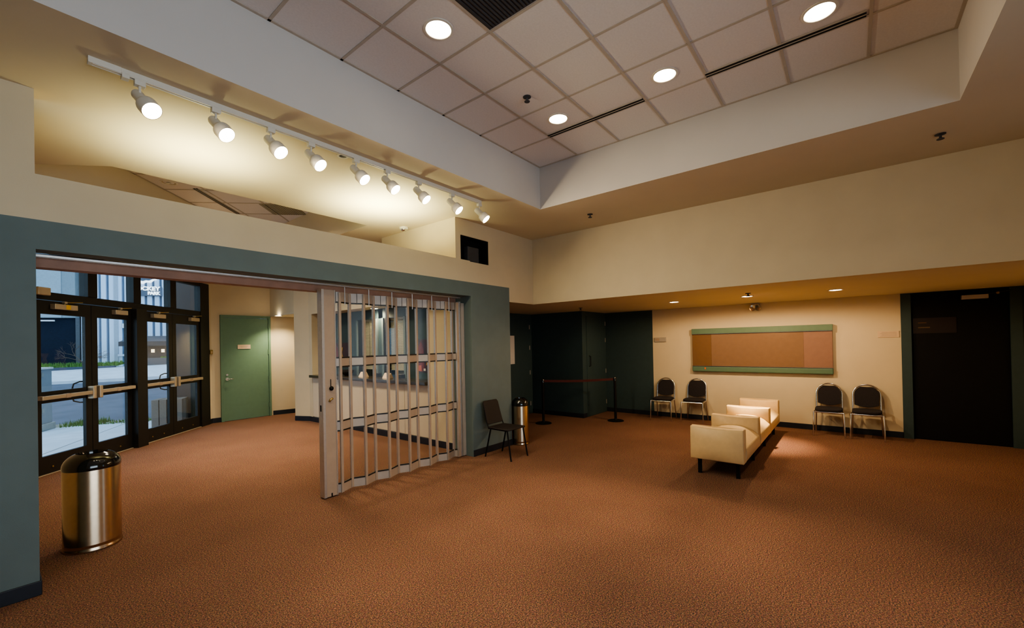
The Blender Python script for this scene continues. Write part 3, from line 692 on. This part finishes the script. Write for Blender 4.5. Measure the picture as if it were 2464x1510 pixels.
t = thing('music_chair', 'dark maroon armless chair against the teal wall end', 'chair', (4.98,4.12,0))
s = MB(); s.prism([(-0.20,-0.24),(0.20,-0.24),(0.21,-0.20),(0.19,0.19),(-0.19,0.19),(-0.21,-0.20)],0.43,0.455); s.build('seat', M['maroon'], t, bevel=0.012)
b = MB(); bb = [(-0.185,0.50),(-0.175,0.80),(-0.15,0.83),(0.15,0.83),(0.175,0.80),(0.185,0.50),(0.15,0.48),(-0.15,0.48)]
a = [b.b.verts.new((x,0.17+(z-0.43)*0.28,z)) for x,z in bb]; c = [b.b.verts.new((x,0.195+(z-0.43)*0.28,z)) for x,z in bb]
b._face(a); b._face(c[::-1])
for i in range(8): b._face([a[i],a[(i+1)%8],c[(i+1)%8],c[i]])
b.build('backrest', M['maroon'], t, bevel=0.012)
for sx in (-1,1):
    MB().tube([(sx*0.19,-0.20,0.43),(sx*0.20,-0.27,0.0)],0.012,8).build('leg', M['black'], t)
    MB().tube([(sx*0.19,0.12,0.43),(sx*0.20,0.23,0.0)],0.012,8).build('leg', M['black'], t)
    MB().tube([(sx*0.18,-0.18,0.425),(sx*0.18,0.17,0.43),(sx*0.178,0.21,0.52),(sx*0.17,0.26,0.70)],0.010,8).build('back_post', M['black'], t)

# padded bench
t = thing('padded_bench', 'long tan vinyl bench with four upright padded dividers', 'bench', (5.74,1.32,0))
PX = [0.0,1.05,2.04,3.11]
for i, x in enumerate(PX):
    b = MB(); nx, nz = 6, 6
    x0, x1 = x-0.055, x+0.055
    b.box(x0,x1,-0.305,0.305,0.20,0.60)
    bmesh.ops.subdivide_edges(b.b, edges=b.b.edges[:], cuts=4, use_grid_fill=True)
    for v in b.b.verts:
        u = v.co.y/0.305; w_ = (v.co.z-0.40)/0.20
        bul = (1-u**4)*(1-w_**4); v.co.x += math.copysign(0.055*bul, v.co.x-x)
        v.co.z += 0.012*(u*u)*(1 if v.co.z > 0.4 else 0.0)
    o = b.build('divider', M['vinyl'], t, bevel=0.012, smooth='auto')
    MB().tube([(x+0.055,-0.305,0.21),(x+0.055,-0.307,0.605),(x+0.055,0.307,0.605),(x+0.055,0.305,0.21)],0.006,6).build('piping', M['vinyl'], o)
for i in range(3):
    x0, x1 = PX[i]+0.06, PX[i+1]-0.055
    b = MB(); b.box(x0,x1,-0.30,0.30,0.20,0.40)
    bmesh.ops.subdivide_edges(b.b, edges=b.b.edges[:], cuts=7, use_grid_fill=True)
    for v in b.b.verts:
        u = 2*(v.co.x-x0)/(x1-x0)-1; w_ = v.co.y/0.30
        if v.co.z > 0.21:
            k = (v.co.z-0.20)/0.20
            v.co.z += k*(0.085*(1-w_**4) + 0.06*u**4*(1-w_**2) - 0.03)
        if abs(w_) > 0.99: v.co.y += math.copysign(0.02*math.sin(PI*max(0,min(1,(v.co.z-0.2)/0.22))), v.co.y)
    b.build('seat_cushion', M['vinyl'], t, smooth='auto', bevel=0.01)
MB().box(0.0,3.11,-0.24,0.24,0.188,0.215).build('frame', M['black'], t)
for x in (0.05,1.05,2.04,3.08):
    for y in (-0.22,0.22): MB().box(x-0.02,x+0.02,y-0.02,y+0.02,0,0.19).build('leg', M['black'], t)

# belt stanchions
def stanchion(x, y, label):
    t = thing('belt_stanchion', label, 'stanchion', (x,y,0), 0, 'black belt barrier posts')
    MB().lathe([(0.17,0),(0.17,0.012),(0.15,0.022),(0.04,0.035),(0.03,0.05)],32).build('base', M['black'], t, smooth='auto')
    MB().lathe([(0.028,0.04),(0.028,0.87)],20).build('post', M['black'], t, smooth='auto'); MB().lathe([(0.034,0.86),(0.034,0.935),(0.028,0.945)],20).build('belt_head', M['gloss'], t, smooth='auto'); return t
stanchion(7.468,5.11,'black belt post standing deeper in the dark recess'); s2 = stanchion(8.545,3.97,'black belt post with flat base near the recess corner')
a = Vector((7.468-8.545, 5.11-3.97, 0)); L = a.length; a.normalize(); n = Vector((-a.y,a.x,0))*0.0015
q = MB(); pts = [(a*(0.034+(L-0.068)*k/10), -0.02*math.sin(PI*k/10)) for k in range(11)]
for k in range(10):
    (p0,s0),(p1,s1) = pts[k],pts[k+1]
    q.face([(p0.x,p0.y,0.875+s0),(p1.x,p1.y,0.875+s1),(p1.x,p1.y,0.925+s1),(p0.x,p0.y,0.925+s0)])
q.build('belt', M['belt'], s2)

# wall board
t = thing('wall_board', 'wide bronze wall board with green rails top and bottom', 'board', (XM,0.25,1.037))
b = MB(); b.box(-0.07,0,0,2.40,0.10,0.80); b.build('backing', M['boarddark'], t)
for nm, y0, y1, m in (('panel',0.005,0.43,'boardpink'),('panel',0.432,2.02,'board'),('panel',2.022,2.395,'boarddark')):
    MB().box(-0.078,-0.07,y0,y1,0.115,0.79).build(nm, M[m], t)
MB().box(-0.10,0,-0.004,2.404,0.795,0.905).build('top_rail', M['rail'], t, bevel=0.004); MB().box(-0.10,0,-0.004,2.404,0,0.112).build('bottom_rail', M['rail'], t, bevel=0.02)
MB().box(-0.105,-0.08,0,2.40,0.785,0.797).build('metal_strip', M['chrome'], t); MB().box(-0.105,-0.08,0,2.40,0.11,0.12).build('metal_strip', M['chrome'], t)
MB().box(-0.103,-0.099,2.13,2.155,0.05,0.09).build('sticker', M['orange'], t)
# signs on the wall
t = thing('room_sign', 'small grey plaque beside the shaded teal wall edge', 'sign', (XM,3.22,1.68)); MB().box(-0.03,0,0,0.26,0,0.10).build('plate', M['plaque'], t, bevel=0.004); MB().box(-0.031,-0.029,0.15,0.24,0.02,0.08).build('printed_block', M['taupe'], t)
t = thing('room_sign', 'pale text plaque beside the dark door', 'sign', (XM,-0.635,1.685)); MB().box(-0.012,0,0,0.27,0,0.105).build('plate', M['card'], t)
for k in range(4): MB().box(-0.0135,-0.0115,0.03,0.24-0.02*(k%2),0.018+0.021*k,0.024+0.021*k).build('faint_line', M['taupe'], t)
# emergency light
t = thing('emergency_light', 'twin round emergency lamp at the top of the cream wall', 'emergency light', (XM,1.45,2.405))
MB().box(-0.10,0,-0.07,0.07,-0.03,0.0).build('mount', M['plaque'], t, bevel=0.005)
for y, rz in ((0.045,-0.5),(-0.045,0.4)):
    d = Vector((-1,rz,-0.35)).normalized()
    MB().lathe([(0.02,-0.06),(0.05,-0.03),(0.062,0.0),(0.062,0.015),(0.05,0.02),(0.001,0.022)],24,closed=True).build('lamp', M['can'], t, loc=(-0.10,y,-0.085), rot=d.to_track_quat('Z','Y').to_euler(), smooth='auto')
# dark door
t = thing('door_6', 'black flush door in a shaded teal frame at the end of the cream wall', 'door', (XM,-1.865,0), 0, kind='structure')
MB().box(0.04,0.09,0.0,1.08,0.01,2.40).build('leaf', M['black'], t)
MB().box(-0.012,0.02,1.08,1.20,0,2.405).build('frame', M['tealshaded'], t); MB().box(-0.012,0.02,-0.12,0.0,0,2.405).build('frame', M['tealshaded'], t)
MB().box(-0.03,0.04,0.215,0.50,2.255,2.32).build('closer', M['plaque'], t, bevel=0.005)
MB().tube([(-0.01,0.22,2.32),(-0.01,-0.02,2.36)],0.008,6).build('closer_arm', M['bronze'], t)
MB().lathe([(0.015,0),(0.02,0.01),(0.02,0.03),(0.01,0.04)],12).build('closer_joint', M['brass'], t, loc=(0.0,0.12,2.33), rot=(0,-PI/2,0))
t = thing('door_sign', 'dark brown sign with two faint orange lines on the black door', 'sign', (XM+0.04,-1.31,1.74)); MB().box(-0.008,0,0,0.50,0,0.25).build('plate', mat('dark brown',(0.016,0.009,0.008),0.5), t)
MB().box(-0.0095,-0.0075,0.34,0.44,0.165,0.18).build('faint_line', mat('dim orange',(0.10,0.05,0.02),0.7), t); MB().box(-0.0095,-0.0075,0.30,0.44,0.085,0.105).build('faint_line', mat('dim tan',(0.09,0.06,0.03),0.7), t)
# recess doors
t = thing('door_7', 'shaded teal recess door with black pull', 'door', (8.66,4.70,0), 0, kind='structure')
MB().box(0.0,0.93,-0.012,0.0,0.01,2.30).build('leaf', M['tealshaded'], t); MB().tube([(0.10,-0.012,1.15),(0.10,-0.05,1.16),(0.10,-0.05,1.38),(0.10,-0.012,1.39)],0.010,8).build('pull_handle', M['black'], t)
for z in (0.25,1.0,1.75,2.15): MB().box(0.925,0.945,-0.018,-0.002,z-0.05,z+0.05).build('hinge', M['plaque'], t)
t = thing('door_8', 'shaded teal flush door deep in the recess', 'door', (7.45,6.10,0), 0, kind='structure')
MB().box(0.0,0.92,-0.012,0.0,0.01,2.30).build('leaf', M['tealshaded'], t)
for z in (0.25,1.0,1.6,2.1): MB().box(0.90,0.925,-0.018,-0.002,z-0.05,z+0.05).build('hinge', M['plaque'], t)
t = thing('wall_notice', 'white paper notice on the dark recess wall beside the teal wall edge', 'notice', (7.45,6.086,1.235)); MB().box(0.0,0.31,-0.004,0.0,0,0.655).build('sheet', M['paper'], t)
t = thing('wall_outlet', 'small plate on the ticket counter wall near the gate end', 'outlet', (XK-0.008,5.02,1.0)); MB().box(0,0.008,-0.035,0.035,-0.05,0.05).build('plate', M['panel'], t, bevel=0.002)
MB().box(-0.003,0,-0.02,0.02,-0.02,0.0).build('socket', M['white'], t)

# ------------------------------------------------------------------ outdoors across the street
ES = math.atan2(-0.47, 0.883)
def EX(s, n, z=0): return (0.883*s+0.47*n, -0.47*s+0.883*n, z)
def ext(name, label, cat, s, n, z=0, group=None, kind=None): return thing(name, label, cat, EX(s,n,z), ES, group, kind)
b = MB()
def q4(mb, s0, n0, z00, s1, z01, n1, z10, z11):
    mb.face([EX(s0,n0,z00),EX(s1,n0,z01),EX(s1,n1,z11),EX(s0,n1,z10)])
q4(b,-30,5.5,-0.02,6,-0.02,13.1,-0.02,-0.02); o = b.build('sidewalk', M['concrete']); struct(o, 'pale concrete sidewalk outside the entrance', 'sidewalk')
b = MB()
for k in range(-16,4): b.box(k*1.5,k*1.5+0.012,5.5,13.05,-0.019,-0.016)
j = ext('sidewalk_joints','sidewalk joints','sidewalk',0,0,kind='structure'); b.build('joint_lines', M['kerb'], j)
b = MB(); q4(b,-30,13.1,-0.02,6,-0.02,13.75,-0.03,-0.03); struct(b.build('ground_strip', M['dirt']), 'leaf-littered strip beside the kerb', 'ground')
b = MB(); q4(b,-30,13.75,-0.10,6,-0.10,24,0.16,0.55); struct(b.build('road', M['asphalt']), 'grey asphalt street', 'road')
rd = ext('road_markings','white lane dashes on the street','road',0,0,kind='structure')
for s0, s1, n, z in ((-7.0,-5.0,18.5,0.12),(-5.0,-3.2,16.9,0.06),(-11.5,-9.5,20.0,0.10),(-13,-10,22.0,0.14)): MB().box(s0,s1,n-0.07,n+0.07,z+0.03,z+0.045).build('lane_dash', M['line'], rd)
b = MB(); q4(b,-30,24,0.20,6,0.75,28.4,0.30,1.4); b.face([EX(-30,24,0.1),EX(6,24,0.45),EX(6,24,0.75),EX(-30,24,0.20)]); struct(b.build('sidewalk.001', M['concrete']), 'far sidewalk across the street', 'sidewalk')
# grass tufts by the utility cabinet: one stuff object
b = MB(); rn = random.Random(3)
for k in range(700):
    s = rn.uniform(-5.7,-2.6) if k % 3 else rn.uniform(-5.7,-5.0); n = rn.uniform(13.0,13.7); h = rn.uniform(0.02,0.09) * (1.5 if s < -5 else 0.6); x, y, _ = EX(s,n); a = rn.uniform(0,PI)
    b.face([(x-0.012*math.cos(a),y-0.012*math.sin(a),-0.03),(x+0.012*math.cos(a),y+0.012*math.sin(a),-0.03),(x+rn.uniform(-.03,.03),y+rn.uniform(-.03,.03),h)])
tag(b.build('grass', M['grass']), 'thin weeds and grass along the kerb strip', 'grass', kind='stuff')
# utility cabinet
t = ext('utility_cabinet','grey street utility cabinet on a concrete plinth outside the first glass door','cabinet',-6.25,12.75,-0.02)
MB().box(-0.30,0.48,-0.22,0.30,0,0.15).build('plinth', M['concplinth'], t, bevel=0.01); MB().box(-0.26,0.44,-0.19,0.26,0.15,1.36).build('body', M['cabinet'], t, bevel=0.01)
MB().box(-0.28,0.46,-0.21,0.28,1.36,1.40).build('top', M['line'], t); MB().box(-0.26,0.44,-0.193,-0.188,1.30,1.325).build('trim_band', M['line'], t)
for z in (0.4,0.8,1.2): MB().box(0.44,0.46,-0.12,-0.08,z,z+0.09).build('hinge', M['concplinth'], t)
# pebble bin and pier outside the last doors
t = ext('street_bin','tan grooved concrete street bin outside the third glass door','street bin',-3.40,11.6,-0.02)
for k in range(4): MB().box(-0.14+0.14*k,-0.012+0.14*k,-0.10,0.35,0,0.65).build('stave', M['bin'], t, bevel=0.006)
MB().box(-0.125,0.40,-0.09,0.34,0.0,0.64).build('core', M['black'], t)
pr = thing('wall_outside', 'brown masonry pier outside the last glass door', 'pier', (*DW(0,0),0), PI/4, kind='structure')
MB().box(10.60,11.4,0.35,1.0,-0.02,4.6).build('masonry', M['pier'], pr); MB().box(11.4,14,0.5,1.2,-0.02,4.6).build('masonry', M['extgrey'], pr)
# planter wall with grass
t = ext('street_planter','long dark planter wall with bright grass across the street','planter',-30,28.0,0.2)
b = MB(); b.prism_ax([(0,0),(19.9,0.42),(19.9,0.79),(0,0.60)],0.0,0.2,'y'); b.build('planter_wall', M['extdark'], t)
b = MB(); b.face([(0,0.2,0.55),(19.9,0.2,0.76),(19.9,1.9,0.90),(0,1.9,0.75)]); b.build('soil', M['grass'], t)
b = MB()
for k in range(2600):
    s = rn.uniform(11,19.85); n = rn.uniform(0.15,1.6); z = 0.55+0.21*s/19.9+0.08*n; a = rn.uniform(0,PI); h = rn.uniform(0.06,0.2)
    b.face([(s-0.03*math.cos(a),n-0.03*math.sin(a),z),(s+0.03*math.cos(a),n+0.03*math.sin(a),z),(s+rn.uniform(-.06,.06),n,z+h)])
tag(b.build('grass_blades', M['grass'], t), kind='stuff')
# siding building
t = ext('siding_building','blue grey ribbed metal building with illuminated sign across the street','building',0,29.9,0)
MB().box(-12.2,3,0.15,3,0.3,14).build('wall', M['sidingdark'], t)
MB().box(-32,-12.2,-0.1,3,3.55,14).build('upper_panel', mat('flat grey panel',(0.22,0.27,0.30),0.6), t); MB().box(-14.6,-12.9,-0.13,-0.1,3.55,14).build('upper_panel', mat('flat grey panel light',(0.30,0.36,0.40),0.6), t)
MB().box(-32,-12.35,0.05,0.15,0.3,3.55).build('dark_glazing', M['darkglass'], t); MB().box(-12.35,-12.2,-0.1,0.15,0.3,14).build('corner_strip', M['extgrey'], t)
b = MB(); s = -12.15
MBs = MB()
b.box(-12.15,-11.75,-0.02,0.15,0.6,14); s = -11.66
while s < -10.75: b.box(s,s+0.21,0.0,0.15,0.9,14); s += 0.335
while s < -8.5: b.box(s,s+0.21,0.0,0.15,0.9,14); s += 0.335
b.box(-8.45,-8.27,-0.05,0.15,0.6,14); s = -8.2
while s < 2: b.box(s,s+0.13,0.0,0.15,0.6,14); s += 0.22
b.build('siding_ribs', M['siding'], t)
MB().box(-10.78,-10.60,-0.03,0.15,0.9,14).build('joint_panel', mat('joint grey',(0.36,0.40,0.46),0.6), t)
MB().box(-10.6,-9.2,-0.12,-0.02,1.45,1.56).build('base_rail', M['siding'], t)
MB().box(-13.9,-13.1,-0.35,-0.25,3.35,3.42).build('strut', M['line'], t)
MB().tube([(-10.35,-0.06,4.9-1.9),(-10.35,-0.06,3.25)],0.06,8).build('wall_fixture', M['line'], t)
# sign on the building
sg = MB().box(-9.95,-8.62,-0.10,-0.02,4.80,5.30).build('sign_backing', M['signblack'], t)
text_mesh('sign_lettering','HOCKEY',0.30,M['signwhite'],t,(-8.70,-0.14,5.11),(PI/2,0,0),0.02,'RIGHT',0.012,1.08)
text_mesh('sign_lettering','PARK',0.245,M['signwhite'],t,(-8.70,-0.14,4.87),(PI/2,0,0),0.02,'RIGHT',0.012,0.92)
b = MB(); pts = []
for k in range(25):
    u = k/24; pts.append((-10.1+1.25*u, 5.70-0.20*math.sin(PI*u)+0.035*math.sin(u*22)))
poly = pts + [(-8.85,5.82),(-10.1,5.82)]
b.prism_ax(poly,-0.12,-0.08,'y'); b.build('sign_emblem', M['signwhite'], t)
b = MB(); b.prism_ax([(x*0.84-9.475*0.16, 5.82-(5.82-z)*0.55) for x,z in poly],-0.135,-0.121,'y'); b.build('sign_emblem', M['signblack'], t)
# awning and low wall at the building foot
aw = ext('entry_awning','dark sloped awning over a lit entry at the ribbed building','awning',-9.0,28.3,0.6)
MB().prism_ax([(-0.10,1.55),(1.6,1.85),(1.6,1.95),(-0.10,1.60)],-1.0,1.0,'x').build('slope', M['awningtop'], aw); MB().box(-1.0,1.0,-0.12,-0.08,1.38,1.62).build('valance', M['awning'], aw)
MB().box(-0.6,0.85,1.2,1.3,0.5,1.6).build('entry_back', M['awning'], aw)
for x in (-0.02,0.43): MB().box(x,x+0.13,1.12,1.2,1.02,1.2).build('entry_lamp', M['amber'], aw)
lw = ext('low_street_wall','grey block retaining wall with plants before the lit entry','low wall',-9.0,28.2,0.5); MB().box(0.05,9,0,0.25,0.05,0.83).build('block_wall', M['extgrey'], lw)
b = MB()
for k in range(300):
    s = rn.uniform(0.7,3.0); n = rn.uniform(0.05,0.3); a = rn.uniform(0,PI); h = rn.uniform(0.04,0.12)
    b.face([(s-0.03*math.cos(a),n,0.82),(s+0.03*math.cos(a),n+0.02,0.82),(s+rn.uniform(-.05,.05),n,0.82+h)])
tag(b.build('plant_fringe', M['grass'], lw), kind='stuff')
MB().box(-0.75,0.04,-0.05,0.1,0.1,0.75).build('siding_stub', M['siding'], lw)
# bare shrub tree
t = ext('bare_tree','small bare reddish tree in the planter across the street','tree',-11.6,28.6,0.85)
b = MB(); rn = random.Random(11)
def branch(p, d, L, r, dep):
    e = p + d*L; b.tube([p, (p+e)/2+Vector((rn.uniform(-.04,.04),0,rn.uniform(-.03,.03))), e],[r,r*.8,r*.6],5)
    if dep:
        for k in range(3): 
            nd = (d + Vector((rn.uniform(-1.1,1.1),rn.uniform(-.4,.4),rn.uniform(-.35,.45)))).normalized(); branch(e, nd, L*rn.uniform(.6,.85), r*.6, dep-1)
branch(Vector((0,0,0)), Vector((0,0,1)), 0.38, 0.03, 0)
for a in (-1,1,-0.4,0.6): branch(Vector((0,0,0.36)), Vector((a,0,0.45)).normalized(), 0.42, 0.02, 3)
b.build('branches', M['bark'], t)

# ------------------------------------------------------------------ light
w = bpy.data.worlds.new('World'); bpy.context.scene.world = w; w.use_nodes = True
bg = w.node_tree.nodes['Background']; bg.inputs['Color'].default_value = (0.53,0.79,1.05,1); bg.inputs['Strength'].default_value = 2.3
rd = area('rear_daylight', (0.6,-3.1,1.8), (0.6,2.0,2.15), 54, 3.8, 2.4, (0.70,0.76,0.80)); rd.data.spread = math.radians(105)

# ------------------------------------------------------------------ camera (level, shifted lens)
cam = bpy.data.cameras.new('camera'); co = bpy.data.objects.new('camera', cam); C.objects.link(co)
R = ((0.62784,-0.77809,-0.01980),(-0.00737,0.01949,-0.99978),(0.77831,0.62785,0.00650))
co.matrix_world = Matrix(((R[0][0],-R[1][0],-R[2][0],0),(R[0][1],-R[1][1],-R[2][1],0),(R[0][2],-R[1][2],-R[2][2],1.70),(0,0,0,1)))
cam.sensor_width = 36; cam.sensor_fit = 'HORIZONTAL'; cam.lens = 36*1020.23/2464
cam.shift_x = (1232-1223.5)/2464; cam.shift_y = (820.5-755)/2464; cam.clip_start = 0.05; cam.clip_end = 200
sc = bpy.context.scene; sc.camera = co
sc.view_settings.view_transform = 'AgX'; sc.view_settings.look = 'AgX - Medium High Contrast'; sc.view_settings.exposure = 0.0
sc.cycles.max_bounces = 8; sc.cycles.diffuse_bounces = 5; sc.cycles.transparent_max_bounces = 24; sc.cycles.caustics_reflective = False; sc.cycles.sample_clamp_indirect = 6
